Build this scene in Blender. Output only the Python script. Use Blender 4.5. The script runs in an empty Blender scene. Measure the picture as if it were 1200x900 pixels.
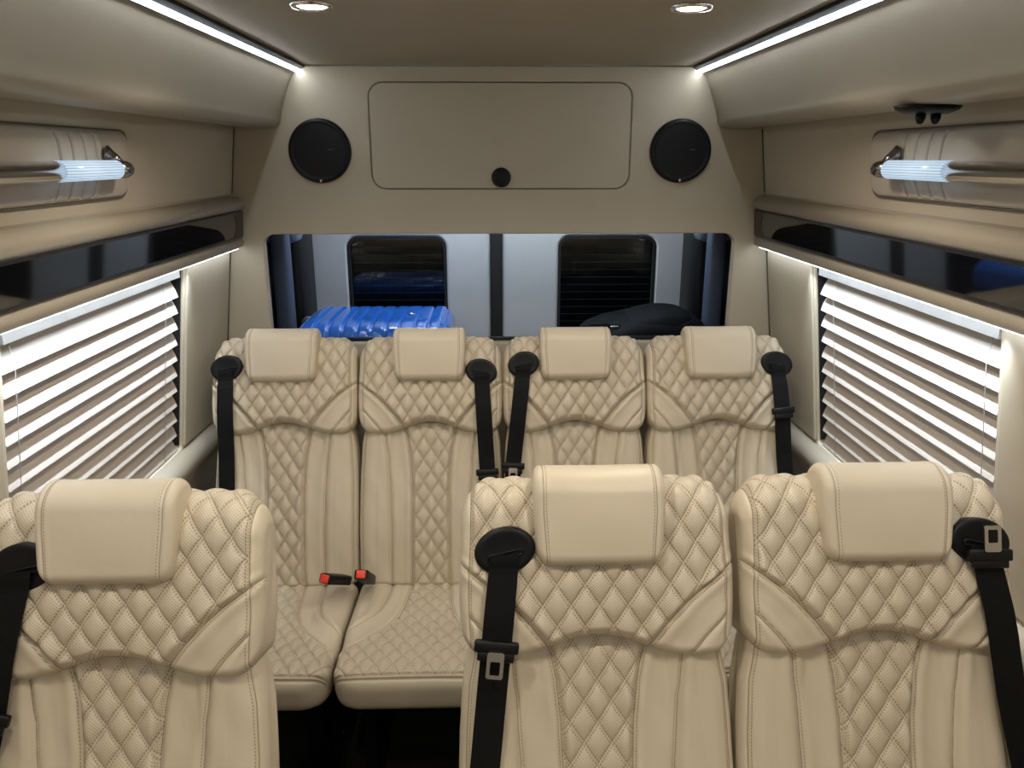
import bpy, bmesh, math
import numpy as np
from mathutils import Vector, Matrix

R = math.radians
scene = bpy.context.scene
COL = scene.collection

# ------------------------------------------------------------------ materials
class NT:
    def __init__(self, name):
        self.m = bpy.data.materials.new(name)
        self.m.use_nodes = True
        self.t = self.m.node_tree
        self.b = self.t.nodes['Principled BSDF']
    def n(self, typ, **kw):
        x = self.t.nodes.new(typ)
        for k, v in kw.items():
            setattr(x, k, v)
        return x
    def link(self, a, b):
        self.t.links.new(a, b)
    def put(self, sock, v):
        if isinstance(v, bpy.types.NodeSocket):
            self.link(v, sock)
        else:
            sock.default_value = v
    def math(self, op, a, b=None, c=None, clamp=False):
        x = self.n('ShaderNodeMath', operation=op)
        x.use_clamp = clamp
        self.put(x.inputs[0], a)
        if b is not None: self.put(x.inputs[1], b)
        if c is not None: self.put(x.inputs[2], c)
        return x.outputs[0]
    def attr(self, name):
        return self.n('ShaderNodeAttribute', attribute_name=name).outputs['Fac']
    def mix(self, fac, a, b):
        x = self.n('ShaderNodeMix', data_type='RGBA')
        self.put(x.inputs[0], fac); self.put(x.inputs[6], a); self.put(x.inputs[7], b)
        return x.outputs[2]
    def noise(self, scale, detail=3.0, rough=0.55, coord='Object'):
        tc = self.n('ShaderNodeTexCoord')
        x = self.n('ShaderNodeTexNoise')
        x.inputs['Scale'].default_value = scale
        x.inputs['Detail'].default_value = detail
        x.inputs['Roughness'].default_value = rough
        self.link(tc.outputs[coord], x.inputs['Vector'])
        return x.outputs['Fac']
    def bump(self, height, strength=0.2, dist=0.002, prev=None):
        x = self.n('ShaderNodeBump')
        x.inputs['Strength'].default_value = strength
        x.inputs['Distance'].default_value = dist
        self.put(x.inputs['Height'], height)
        if prev is not None: self.link(prev, x.inputs['Normal'])
        return x.outputs['Normal']
    def set(self, **kw):
        for k, v in kw.items():
            self.put(self.b.inputs[k.replace('_', ' ')], v)
        return self

def c4(r, g, b): return (r, g, b, 1.0)

def simple(name, col, rough=0.5, metal=0.0, spec=0.5, grain=0.0, gscale=300.0, var=0.0, coat=0.0):
    k = NT(name)
    k.set(Roughness=rough, Metallic=metal)
    k.b.inputs['Specular IOR Level'].default_value = spec
    k.b.inputs['Coat Weight'].default_value = coat
    if var:
        n = k.noise(9.0)
        k.set(Base_Color=k.mix(n, c4(*[c * (1 - var) for c in col]), c4(*[min(1, c * (1 + var)) for c in col])))
    else:
        k.set(Base_Color=c4(*col))
    if grain:
        k.set(Normal=k.bump(k.noise(gscale, 4.0), grain, 0.001))
    return k.m

def emit(name, col, strength, base=(0.8, 0.8, 0.8)):
    k = NT(name)
    k.set(Base_Color=c4(*base), Emission_Color=c4(*col), Emission_Strength=strength, Roughness=0.4)
    return k.m

QW, QH = 0.0435, 0.064          # full width and height of one quilted diamond
LEATHER = (0.625, 0.543, 0.41)

def quilted_leather():
    k = NT('quilted_leather')
    u, v, q, sm = k.attr('pu'), k.attr('pv'), k.attr('qm'), k.attr('sm')
    un, vn = k.math('DIVIDE', u, QW), k.math('DIVIDE', v, QH)
    a, b = k.math('ADD', un, vn), k.math('SUBTRACT', un, vn)
    perp = 1 / math.sqrt(1 / QW ** 2 + 1 / QH ** 2)
    inq = k.math('GREATER_THAN', q, 0.0)
    def line(p, along):
        d = k.math('MULTIPLY', k.math('PINGPONG', p, 0.5), perp)       # metres to the nearest line
        st = k.math('LESS_THAN', k.math('ABSOLUTE', k.math('SUBTRACT', d, 0.0024)), 0.0011)
        dash = k.math('GREATER_THAN', k.math('FRACT', k.math('MULTIPLY', along, 8.0)), 0.38)
        return d, k.math('MULTIPLY', st, dash)
    da, sa = line(a, b)
    db, sb = line(b, a)
    stitch = k.math('MULTIPLY', k.math('MAXIMUM', sa, sb), inq)
    dmin = k.math('MINIMUM', da, db)
    # small punched holes inside each diamond
    pf = 0.0034
    fx = k.math('SUBTRACT', k.math('FRACT', k.math('DIVIDE', k.math('ADD', u, v), pf * 1.414)), 0.5)
    fy = k.math('SUBTRACT', k.math('FRACT', k.math('DIVIDE', k.math('SUBTRACT', u, v), pf * 1.414)), 0.5)
    r2 = k.math('SQRT', k.math('ADD', k.math('MULTIPLY', fx, fx), k.math('MULTIPLY', fy, fy)))
    hole = k.math('LESS_THAN', r2, 0.20)
    hole = k.math('MULTIPLY', k.math('MULTIPLY', hole, inq), k.math('GREATER_THAN', dmin, 0.0042))
    # seams between panels: a fine gap with a row of stitches at one side
    sd = k.math('ABSOLUTE', sm)
    gap = k.math('LESS_THAN', sd, 0.0008)
    srow = k.math('LESS_THAN', k.math('ABSOLUTE', k.math('SUBTRACT', sm, 0.0042)), 0.0007)
    srow = k.math('MULTIPLY', srow, k.math('GREATER_THAN', k.math('FRACT', k.math('MULTIPLY', k.math('ADD', k.math('MULTIPLY', v, 1.0), k.math('MULTIPLY', u, 0.6)), 190.0)), 0.35))
    n = k.noise(7.0, 2.0)
    base = k.mix(n, c4(*[c * 0.95 for c in LEATHER]), c4(*[c * 1.04 for c in LEATHER]))
    col = k.mix(k.math('MULTIPLY', hole, 0.7), base, c4(0.16, 0.115, 0.07))
    col = k.mix(k.math('MULTIPLY', k.math('MAXIMUM', stitch, srow), 0.75), col, c4(0.27, 0.20, 0.12))
    col = k.mix(k.math('MULTIPLY', gap, 0.6), col, c4(0.14, 0.10, 0.06))
    nb = k.bump(k.noise(420.0, 4.0), 0.10, 0.001)
    nb = k.bump(k.noise(26.0, 3.0), 0.10, 0.01, nb)
    nb = k.bump(k.math('SUBTRACT', 1.0, k.math('MAXIMUM', hole, stitch)), 0.5, 0.0008, nb)
    cr = k.math('MULTIPLY', k.math('SUBTRACT', 1.0, k.math('DIVIDE', dmin, 0.0055), clamp=True), inq)
    nb = k.bump(k.math('SUBTRACT', 1.0, k.math('MULTIPLY', cr, cr)), 0.22, 0.003, nb)
    k.set(Base_Color=col, Roughness=0.43, Normal=nb)
    k.b.inputs['Specular IOR Level'].default_value = 0.45
    return k.m

def vinyl(name, col, gs=260.0, rough=0.5):
    k = NT(name)
    n = k.noise(5.0, 2.0)
    k.set(Base_Color=k.mix(n, c4(*[c * 0.95 for c in col]), c4(*[c * 1.05 for c in col])), Roughness=rough,
          Normal=k.bump(k.noise(gs, 5.0, 0.65), 0.16, 0.001))
    k.b.inputs['Specular IOR Level'].default_value = 0.4
    return k.m

M = {}
M['leather'] = quilted_leather()
M['vinyl'] = vinyl('beige_vinyl', (0.475, 0.413, 0.315))
M['ceil'] = vinyl('headliner_vinyl', (0.36, 0.312, 0.235), 320.0, 0.6)
M['locker'] = vinyl('locker_vinyl', (0.44, 0.383, 0.295), 300.0, 0.42)
M['padded'] = vinyl('padded_vinyl', (0.46, 0.41, 0.35), 260.0, 0.33)
M['paneledge'] = simple('panel_edge', (0.10, 0.085, 0.07), 0.6)
M['black'] = simple('black_plastic', (0.005, 0.005, 0.006), 0.42, spec=0.28, grain=0.15, gscale=500)
M['blackgloss'] = simple('black_gloss', (0.006, 0.006, 0.007), 0.06, coat=0.5)
M['blackrail'] = simple('black_rail', (0.02, 0.017, 0.014), 0.28)
M['gapdark'] = simple('dark_inside', (0.01, 0.009, 0.008), 0.9)
M['carpet'] = simple('black_carpet', (0.006, 0.006, 0.006), 0.95, grain=0.8, gscale=900)
M['chrome'] = simple('chrome', (0.82, 0.80, 0.78), 0.06, 1.0)
M['steel'] = simple('brushed_steel', (0.62, 0.62, 0.62), 0.25, 1.0)
M['darkchrome'] = simple('dark_chrome', (0.32, 0.31, 0.31), 0.18, 1.0)
M['red'] = simple('red_plastic', (0.85, 0.06, 0.035), 0.35)
M['slat'] = simple('painted_slat', (0.46, 0.405, 0.36), 0.42)
M['headrail'] = simple('headrail', (0.55, 0.55, 0.54), 0.55, grain=0.4, gscale=120, var=0.25)
M['cord'] = simple('grey_cord', (0.30, 0.29, 0.28), 0.7)
M['door'] = simple('white_paint', (0.56, 0.58, 0.59), 0.35, var=0.03)
M['frost'] = simple('grey_felt', (0.22, 0.26, 0.33), 0.9, grain=1.0, gscale=150, var=0.3)
M['bluetrim'] = simple('slate_trim', (0.05, 0.068, 0.11), 0.5)
M['blue'] = simple('blue_shell', (0.02, 0.13, 0.55), 0.16, coat=0.5)
M['bluedark'] = simple('blue_edge', (0.012, 0.05, 0.22), 0.3)
M['bagcloth'] = simple('bag_cloth', (0.0025, 0.003, 0.0045), 0.7, spec=0.1, grain=0.3, gscale=700)
M['bagpipe'] = simple('bag_piping', (0.012, 0.014, 0.02), 0.4)
M['wheel'] = simple('wheel_grey', (0.16, 0.18, 0.24), 0.4)
M['rubber'] = simple('rubber', (0.01, 0.01, 0.01), 0.7)
M['led'] = emit('led_white', (0.82, 0.91, 1.0), 16.0)
M['ledtop'] = emit('led_ceiling', (0.84, 0.92, 1.0), 24.0)
M['lens'] = emit('warm_lens', (1.0, 0.86, 0.66), 30.0)
M['defrost'] = simple('defroster_wire', (0.035, 0.035, 0.03), 0.7)

def belt_mat():
    k = NT('belt_webbing')
    v = k.attr('pv')
    w = k.math('FRACT', k.math('MULTIPLY', v, 420.0))
    k.set(Base_Color=c4(0.004, 0.004, 0.0045), Roughness=0.65, Normal=k.bump(k.math('PINGPONG', w, 0.5), 0.35, 0.0006))
    k.b.inputs['Specular IOR Level'].default_value = 0.2
    return k.m
M['belt'] = belt_mat()

def glass_mat():
    k = NT('night_glass')
    k.set(Base_Color=c4(0.10, 0.12, 0.12), Roughness=0.02)
    k.b.inputs['Transmission Weight'].default_value = 1.0
    k.b.inputs['IOR'].default_value = 1.45
    return k.m
M['glass'] = glass_mat()

def rail_light_mat():
    k = NT('fluted_acrylic')
    tc = k.n('ShaderNodeTexCoord')
    sep = k.n('ShaderNodeSeparateXYZ')
    k.link(tc.outputs['Object'], sep.inputs[0])
    ang = k.math('ARCTAN2', sep.outputs[2], sep.outputs[0])
    st = k.math('PINGPONG', k.math('MULTIPLY', ang, 22 / (2 * math.pi)), 0.5)
    st = k.math('GREATER_THAN', st, 0.10)
    k.set(Base_Color=c4(0.3, 0.34, 0.38), Roughness=0.2, Emission_Color=k.mix(st, c4(0.10, 0.18, 0.30), c4(0.60, 0.80, 1.0)), Emission_Strength=0.8)
    return k.m
M['acrylic'] = rail_light_mat()

# ------------------------------------------------------------------ object helpers
def link(name, me, mat, parent=None):
    o = bpy.data.objects.new(name, me)
    COL.objects.link(o)
    if mat is not None and not me.materials:
        me.materials.append(mat)
    if parent is not None:
        o.parent = parent
    return o

def thing(name, label, cat, loc=(0, 0, 0), rz=0.0, group=None):
    o = bpy.data.objects.new(name, None)
    COL.objects.link(o)
    o.location = loc
    o.rotation_euler = (0, 0, rz)
    o.empty_display_size = 0.05
    return tag(o, label, cat, group)

def tag(o, label, cat, group=None):
    o['label'] = label
    o['category'] = cat
    if group: o['group'] = group
    return o

def struct(o):
    o['kind'] = 'structure'
    return o

def smooth(me, on=True):
    me.polygons.foreach_set('use_smooth', np.full(len(me.polygons), on))

def pymesh(name, verts, faces, sm=True):
    me = bpy.data.meshes.new(name)
    me.from_pydata([tuple(map(float, v)) for v in verts], [], faces)
    me.validate()
    bm = bmesh.new(); bm.from_mesh(me)
    bmesh.ops.recalc_face_normals(bm, faces=bm.faces)
    bm.to_mesh(me); bm.free()
    if sm: smooth(me)
    return me

def bm_mesh(name, bm, sm=False, recalc=True):
    if recalc: bmesh.ops.recalc_face_normals(bm, faces=bm.faces)
    me = bpy.data.meshes.new(name)
    bm.to_mesh(me); bm.free()
    if sm: smooth(me)
    return me

def box(name, lo, hi, mat, parent=None, bev=0.0, seg=2, sm=False):
    bm = bmesh.new()
    bmesh.ops.create_cube(bm, size=1.0)
    for v in bm.verts:
        for i in range(3):
            v.co[i] = lo[i] + (v.co[i] + 0.5) * (hi[i] - lo[i])
    if bev:
        bmesh.ops.bevel(bm, geom=bm.edges[:], offset=bev, segments=seg, affect='EDGES', profile=0.5)
    return link(name, bm_mesh(name, bm, sm or bev > 0), mat, parent)

def rrect(x0, x1, y0, y1, r, n=8):
    """counter-clockwise rounded rectangle; r may be one number or four (bl, br, tr, tl)"""
    if not isinstance(r, (tuple, list)): r = (r,) * 4
    pts = []
    for (cx, cy, a0, rr) in ((x0 + r[0], y0 + r[0], 180, r[0]), (x1 - r[1], y0 + r[1], 270, r[1]),
                             (x1 - r[2], y1 - r[2], 0, r[2]), (x0 + r[3], y1 - r[3], 90, r[3])):
        for i in range(n + 1):
            a = R(a0 + 90 * i / n)
            pts.append((cx + rr * math.cos(a), cy + rr * math.sin(a)))
    return pts

def plate(name, outer, holes, to3, thick, mat, parent=None, bev=0.0):
    """flat plate with holes: loops in 2D, to3(a, b, depth) gives the 3D point"""
    bm = bmesh.new()
    edges = []
    for loop in [outer] + holes:
        vs = [bm.verts.new((p[0], p[1], 0)) for p in loop]
        edges += [bm.edges.new((vs[i], vs[(i + 1) % len(vs)])) for i in range(len(vs))]
    bmesh.ops.triangle_fill(bm, use_beauty=True, use_dissolve=False, edges=edges)
    ret = bmesh.ops.extrude_face_region(bm, geom=bm.faces[:])
    for g in ret['geom']:
        if isinstance(g, bmesh.types.BMVert): g.co.z = thick
    bmesh.ops.recalc_face_normals(bm, faces=bm.faces)
    if bev:
        es = [e for e in bm.edges if len(e.link_faces) == 2 and e.calc_face_angle(0) > 1.0 and abs(e.verts[0].co.z) < 1e-7 and abs(e.verts[1].co.z) < 1e-7]
        bmesh.ops.bevel(bm, geom=es, offset=bev, segments=2, affect='EDGES', profile=0.5)
    for v in bm.verts:
        v.co = to3(v.co.x, v.co.y, v.co.z)
    return link(name, bm_mesh(name, bm), mat, parent)

def prism(name, prof, y0, y1, mat, parent=None, sm=False, closed=True):
    """closed x-z profile pulled along y"""
    n = len(prof)
    vs = [(p[0], y0, p[1]) for p in prof] + [(p[0], y1, p[1]) for p in prof]
    fs = [(i, (i + 1) % n, n + (i + 1) % n, n + i) for i in range(n)]
    fs += [tuple(range(n)), tuple(range(n, 2 * n))]
    me = pymesh(name, vs, fs, False)
    if sm:
        for p in me.polygons:
            p.use_smooth = len(p.vertices) == 4
    return link(name, me, mat, parent)

def lathe(name, prof, mat, parent=None, n=48, M4=None, sm=True):
    """prof = [(r, z)] turned about z, then M4"""
    vs, fs = [], []
    for (r, z) in prof:
        for i in range(n):
            a = 2 * math.pi * i / n
            vs.append(Vector((r * math.cos(a), r * math.sin(a), z)))
    for k in range(len(prof) - 1):
        for i in range(n):
            j = (i + 1) % n
            fs.append((k * n + i, k * n + j, (k + 1) * n + j, (k + 1) * n + i))
    fs.append(tuple(range(n))[::-1])
    fs.append(tuple((len(prof) - 1) * n + i for i in range(n)))
    if M4 is not None: vs = [M4 @ v for v in vs]
    me = pymesh(name, vs, fs, False)
    if sm:
        for p in me.polygons: p.use_smooth = len(p.vertices) == 4
    return link(name, me, mat, parent)

def tube(name, pts, r, mat, parent=None, n=12, cap=True):
    pts = [Vector(p) for p in pts]
    rs = r if isinstance(r, (list, tuple)) else [r] * len(pts)
    vs, fs = [], []
    up = None
    for i, p in enumerate(pts):
        d = (pts[min(i + 1, len(pts) - 1)] - pts[max(i - 1, 0)]).normalized()
        if up is None:
            up = Vector((0, 0, 1)) if abs(d.z) < 0.9 else Vector((1, 0, 0))
        a = d.cross(up).normalized(); b = a.cross(d).normalized(); up = b
        for k in range(n):
            t = 2 * math.pi * k / n
            vs.append(p + rs[i] * (math.cos(t) * a + math.sin(t) * b))
    for i in range(len(pts) - 1):
        for k in range(n):
            j = (k + 1) % n
            fs.append((i * n + k, i * n + j, (i + 1) * n + j, (i + 1) * n + k))
    if cap:
        fs.append(tuple(range(n))[::-1]); fs.append(tuple((len(pts) - 1) * n + k for k in range(n)))
    me = pymesh(name, vs, fs, False)
    for p in me.polygons: p.use_smooth = len(p.vertices) == 4
    return link(name, me, mat, parent)

# ------------------------------------------------------------------ van shell
YB = 2.45                 # bulkhead face
YF = -1.9                 # front end of the cabin
ZC = 1.862                # ceiling
def wx(z): return 0.885 + 0.13 * (1.02 - z)       # half width of the leaning side wall

struct(box('floor', (-1.05, YF, -0.05), (1.05, 3.35, 0.0), M['carpet']))
struct(box('ceiling', (-1.0, YF, ZC), (1.0, 3.35, ZC + 0.05), M['ceil']))
struct(box('wall_front', (-1.05, YF - 0.05, 0), (1.05, YF, ZC), M['vinyl']))

CAB = (-0.394, 0.398, 1.506, 1.816)               # cabinet door in the bulkhead
OPN = (-0.741, 0.741, 1.020, 1.370)               # opening to the luggage bay
struct(plate('wall_back', rrect(-0.99, 0.99, 0.0, ZC - 0.002, 0.001, 1),
             [rrect(CAB[0], CAB[1], CAB[2], CAB[3], 0.045), rrect(OPN[0], OPN[1], OPN[2], OPN[3], (0.01, 0.01, 0.035, 0.035))],
             lambda a, b, d: Vector((a, YB + d, b)), 0.03, M['vinyl'], bev=0.004))

WY0, WY1, WZ0, WZ1 = 1.275, 2.072, 0.805, 1.335
for s, side in ((-1, 'left'), (1, 'right')):
    struct(plate('wall_' + side, rrect(YF, YB - 0.001, 0.0, ZC - 0.002, 0.001, 1), [rrect(WY0, WY1, WZ0, WZ1, 0.012, 4)],
                 lambda a, b, d, s=s: Vector((s * (wx(b) + d), a, b)), 0.09, M['vinyl'], bev=0.005))
    # rear quarter of the shell, around the luggage bay
    struct(plate('wall_bay_' + side, rrect(YB + 0.031, 3.30, 0.0, ZC - 0.002, 0.001, 1), [],
                 lambda a, b, d, s=s: Vector((s * (wx(b) + d - 0.02), a, b)), 0.05, M['black']))

# vertical seam strip where the side trim meets the bulkhead, and the window pillar pads
k = 0
for s in (-1, 1):
    k += 1
    prof = rrect(2.0775, 2.425, 0.81, 1.352, 0.006, 3)
    struct(plate('trim_%d' % k, prof, [], lambda a, b, d, s=s: Vector((s * (wx(b) - 0.0065 + d), a, b)), 0.006, M['vinyl'], bev=0.004))
for s in (-1, 1):
    k += 1
    prof = rrect(0.55, 1.258, 0.81, 1.352, 0.006, 3)
    struct(plate('trim_%d' % k, prof, [], lambda a, b, d, s=s: Vector((s * (wx(b) - 0.0065 + d), a, b)), 0.006, M['vinyl'], bev=0.004))

for i, s in ((30, -1), (31, 1)):
    struct(tube('trim_%d' % i, [(s * (wx(z) - 0.001), YB - 0.003, z) for z in (0.81, 1.33)], 0.0022, M['paneledge'], n=8))
for i, s in ((32, -1), (33, 1)):
    struct(tube('trim_%d' % i, [(s * (wx(z) - 0.001), YB - 0.003, z) for z in (1.495, 1.683)], 0.0022, M['paneledge'], n=8))
# sill roll under the windows and the lower wall liner
for s in (-1, 1):
    k += 1
    pts = [(0.945, 0.0), (0.945, 0.79), (0.917, 0.803)]
    for i in range(13):
        a = R(80 + 140 * i / 12)
        pts.append((0.903 + 0.034 * math.cos(a), 0.768 + 0.034 * math.sin(a)))
    pts += [(0.89, 0.72), (0.90, 0.0)]
    struct(prism('trim_%d' % k, [(s * p[0], p[1]) for p in pts], YF, YB - 0.002, M['vinyl'], sm=True))

# ledge above the windows: leather roll, black rail, lower lip
def ledge(s, side_word):
    global k
    k += 1
    pts = [(wx(1.492) - 0.0005, 1.492)]
    for i in range(13):
        a = R(75 + 125 * i / 12)
        pts.append((0.817 + 0.033 * math.cos(a), 1.464 + 0.023 * math.sin(a)))
    pts += [(0.789, 1.448), (0.806, 1.445), (0.806, 1.362), (0.800, 1.358), (0.797, 1.350), (0.799, 1.337), (0.806, 1.333), (0.835, 1.345), (wx(1.36) - 0.0005, 1.36)]
    struct(prism('trim_%d' % k, [(s * p[0], p[1]) for p in pts], YF, 2.435, M['vinyl'], sm=True))
    t = thing('gloss_rail', 'long black gloss rail in the ledge above the %s window blind' % side_word, 'trim rail', (s * 0.80, 0.3, 1.36), group='gloss rails over the windows')
    def loc3(a, b, d):       # a = y, b = z on the rail face
        x = 0.7905 + (1.443 - b) * 0.085 + d
        return Vector((s * (x - 0.80), a - 0.3, b - 1.36))
    plate('rail_frame', rrect(YF + 0.02, 2.437, 1.364, 1.443, 0.004, 3), [rrect(YF + 0.2, 2.372, 1.370, 1.437, (0.02, 0.032, 0.032, 0.02), 8)], loc3, 0.010, M['blackrail'], t, bev=0.001)
    plate('tinted_lens', rrect(YF + 0.2, 2.372, 1.370, 1.437, (0.02, 0.032, 0.032, 0.02), 8), [], lambda a, b, d: loc3(a, b, d + 0.0015), 0.006, M['blackgloss'], t)
ledge(-1, 'left-hand'); ledge(1, 'right-hand')

# LED strips under the ledges
for s, w in ((-1, 'left-hand'), (1, 'right-hand')):
    t = thing('led_strip', 'thin cool white light strip hidden under the ledge over the %s blind' % w, 'light strip', (s * 0.815, 1.0, 1.333), group='light strips over the blinds')
    prism('diffuser', [(s * p[0], p[1]) for p in ((-0.004, -0.004), (0.006, -0.004), (0.006, 0.001), (-0.004, 0.001))], -0.40, 1.42, M['led'], t)
    prism('channel', [(s * p[0], p[1]) for p in ((-0.008, -0.002), (-0.0045, -0.002), (-0.0045, 0.0015), (0.0065, 0.0015), (0.0065, -0.002), (0.010, -0.002), (0.010, 0.004), (-0.008, 0.004))], -0.40, 1.425, M['steel'], t)
    A = bpy.data.lights.new('strip_beam', 'AREA')
    A.shape = 'RECTANGLE'; A.size = 0.006; A.size_y = 0.84; A.energy = 2.1; A.color = (0.76, 0.89, 1.0); A.spread = R(64)
    ao = bpy.data.objects.new('strip_beam', A); COL.objects.link(ao); ao.parent = t
    ao.location = (s * 0.001, 0.66, -0.0055); ao.rotation_euler = (0, -s * R(15), 0)

# overhead lockers
def locker(s, w):
    pts = [(0.604, ZC - 0.001), (0.604, 1.852), (0.612, 1.838)]
    P0, P1, P2 = Vector((0.612, 1.838)), Vector((0.640, 1.775)), Vector((0.656, 1.715))
    for i in range(1, 9):
        t = i / 8
        p = (1 - t) ** 2 * P0 + 2 * t * (1 - t) * P1 + t * t * P2
        pts.append((p.x, p.y))
    for i in range(1, 10):
        a = R(185 + 82 * i / 9)
        pts.append((0.684 + 0.028 * math.cos(a), 1.713 + 0.028 * math.sin(a)))
    pts += [(0.74, 1.684), (wx(1.69) - 0.002, 1.690), (wx(ZC) - 0.002, ZC - 0.001)]
    o = prism('overhead_locker', [(s * (p[0]), p[1]) for p in pts], YF + 0.002, 2.446, M['locker'], sm=True)
    tag(o, 'long rounded beige leather overhead locker above the %s window' % w, 'overhead locker', 'overhead lockers')
    return o
locker(-1, 'left-hand'); locker(1, 'right-hand')

# LED strips in black channels where lockers meet the ceiling
for s, w in ((-1, 'left-hand'), (1, 'right-hand')):
    t = thing('ceiling_light_strip', 'bright white light strip in black channel along %s ceiling edge' % w, 'light strip', (s * 0.590, 0.3, 1.858), group='ceiling edge light strips')
    prism('channel', [(s * p[0], p[1]) for p in ((-0.016, 0.003), (-0.016, -0.004), (-0.002, -0.0095), (-0.001, -0.004), (0.0085, -0.010), (0.0125, -0.0185), (0.0135, 0.003))], YF + 0.01 - 0.3, 2.445 - 0.3, M['black'], t)
    prism('diffuser', [(s * p[0], p[1]) for p in ((-0.0015, -0.0095), (-0.0005, -0.005), (0.0080, -0.0105), (0.0100, -0.0165), (0.0035, -0.0155))], YF + 0.02 - 0.3, 2.444 - 0.3, M['ledtop'], t)

for i, s in ((28, -1), (29, 1)):
    struct(plate('trim_%d' % i, rrect(WY1 - 0.004, WY1 - 0.0005, WZ0 + 0.012, WZ1 - 0.012, 0.0005, 1), [], lambda a, b, d, s=s: Vector((s * (wx(b) + 0.008 + d), a, b)), 0.08, M['rubber']))
# windows: tinted panes behind the blinds
for i, s in ((1, -1), (2, 1)):
    o = plate('window_%d' % i, rrect(WY0 - 0.03, WY1 + 0.03, WZ0 - 0.03, WZ1 + 0.03, 0.03, 5), [], lambda a, b, d, s=s: Vector((s * (wx(b) + 0.092 + d), a, b)), 0.006, M['glass'])
    struct(o)
    o = plate('window_frame', rrect(WY0 - 0.05, WY1 + 0.05, WZ0 - 0.05, WZ1 + 0.05, 0.03, 5), [rrect(WY0 + 0.015, WY1 - 0.015, WZ0 + 0.01, WZ1 - 0.015, 0.03, 5)], lambda a, b, d, s=s: Vector((s * (wx(b) + 0.0985 + d), a, b)), 0.012, M['black'], o)

# ------------------------------------------------------------------ venetian blinds
def blind(s, w):
    y0, y1 = WY0 + 0.008, WY1 - 0.024
    c = (y0 + y1) / 2
    L = (y1 - y0) / 2
    t = thing('window_blind', 'white slatted venetian blind half closed over the %s side window' % w, 'blind', (s * 0.90, c, 0.81), group='side window blinds')
    def P(x, y, z): return Vector((s * (x - 0.90), y - c, z - 0.81))
    # headrail
    prism_pts = [(wx(1.318) + 0.004, 1.328), (wx(1.318) + 0.004, 1.297), (wx(1.318) + 0.042, 1.297), (wx(1.318) + 0.042, 1.328)]
    vs = [P(p[0], y, p[1]) for y in (y0, y1) for p in prism_pts]
    fs = [(i, (i + 1) % 4, 4 + (i + 1) % 4, 4 + i) for i in range(4)] + [(0, 1, 2, 3), (7, 6, 5, 4)]
    link('headrail', pymesh('headrail', vs, fs, False), M['headrail'], t)
    tilt = R(67)
    dep, n = 0.056, 11
    zs = [1.270 - 0.0435 * i for i in range(n)]
    first = None
    for z in zs:
        if first is None:
            nn = 9
            vs, fs = [], []
            for j, y in enumerate((-L, L)):
                for m in range(nn):
                    q = m / (nn - 1) - 0.5
                    crown = 0.0028 * (1 - 4 * q * q)
                    px = -q * dep * math.cos(tilt) - crown * math.sin(tilt)
                    pz = -q * dep * math.sin(tilt) + crown * math.cos(tilt)
                    vs.append((s * px, y, pz))
                for m in range(nn):
                    q = m / (nn - 1) - 0.5
                    crown = 0.0028 * (1 - 4 * q * q) - 0.0028
                    px = -q * dep * math.cos(tilt) - crown * math.sin(tilt)
                    pz = -q * dep * math.sin(tilt) + crown * math.cos(tilt)
                    vs.append((s * px, y, pz))
            K = 2 * nn
            for m in range(nn - 1):
                fs.append((m, m + 1, K + m + 1, K + m))
                fs.append((nn + m, K + nn + m, K + nn + m + 1, nn + m + 1))
            fs += [(0, K, K + nn, nn), (nn - 1, 2 * nn - 1, K + 2 * nn - 1, K + nn - 1)]
            for e in (0, K):
                for m in range(nn - 1):
                    fs.append((e + m, e + nn + m, e + nn + m + 1, e + m + 1))
            me = pymesh('slat', vs, fs, False)
            first = me
        o = link('slat', first, M['slat'], t)
        o.location = P(wx(z) + 0.020, c, z)
    for yy in (y0 + 0.03, y1 - 0.09):
        pts = []
        for z in zs:
            q = 0.42
            lx, lz = dep * math.cos(tilt) * 0.5, dep * math.sin(tilt) * 0.5
            pts.append(P(wx(z) + 0.020 - lx - 0.0035, yy, z - lz))
        top = P(wx(1.297) + 0.012, yy, 1.297)
        tube('ladder_cord', [top] + pts, 0.0008, M['cord'], t, 6)
    z = zs[-1] - 0.040
    prism_pts = [(wx(z) + 0.006, z), (wx(z) + 0.006, z - 0.014), (wx(z) + 0.036, z - 0.014), (wx(z) + 0.036, z)]
    if z - 0.014 < WZ0: pass
    return t
blind(-1, 'left-hand'); blind(1, 'right-hand')

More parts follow.
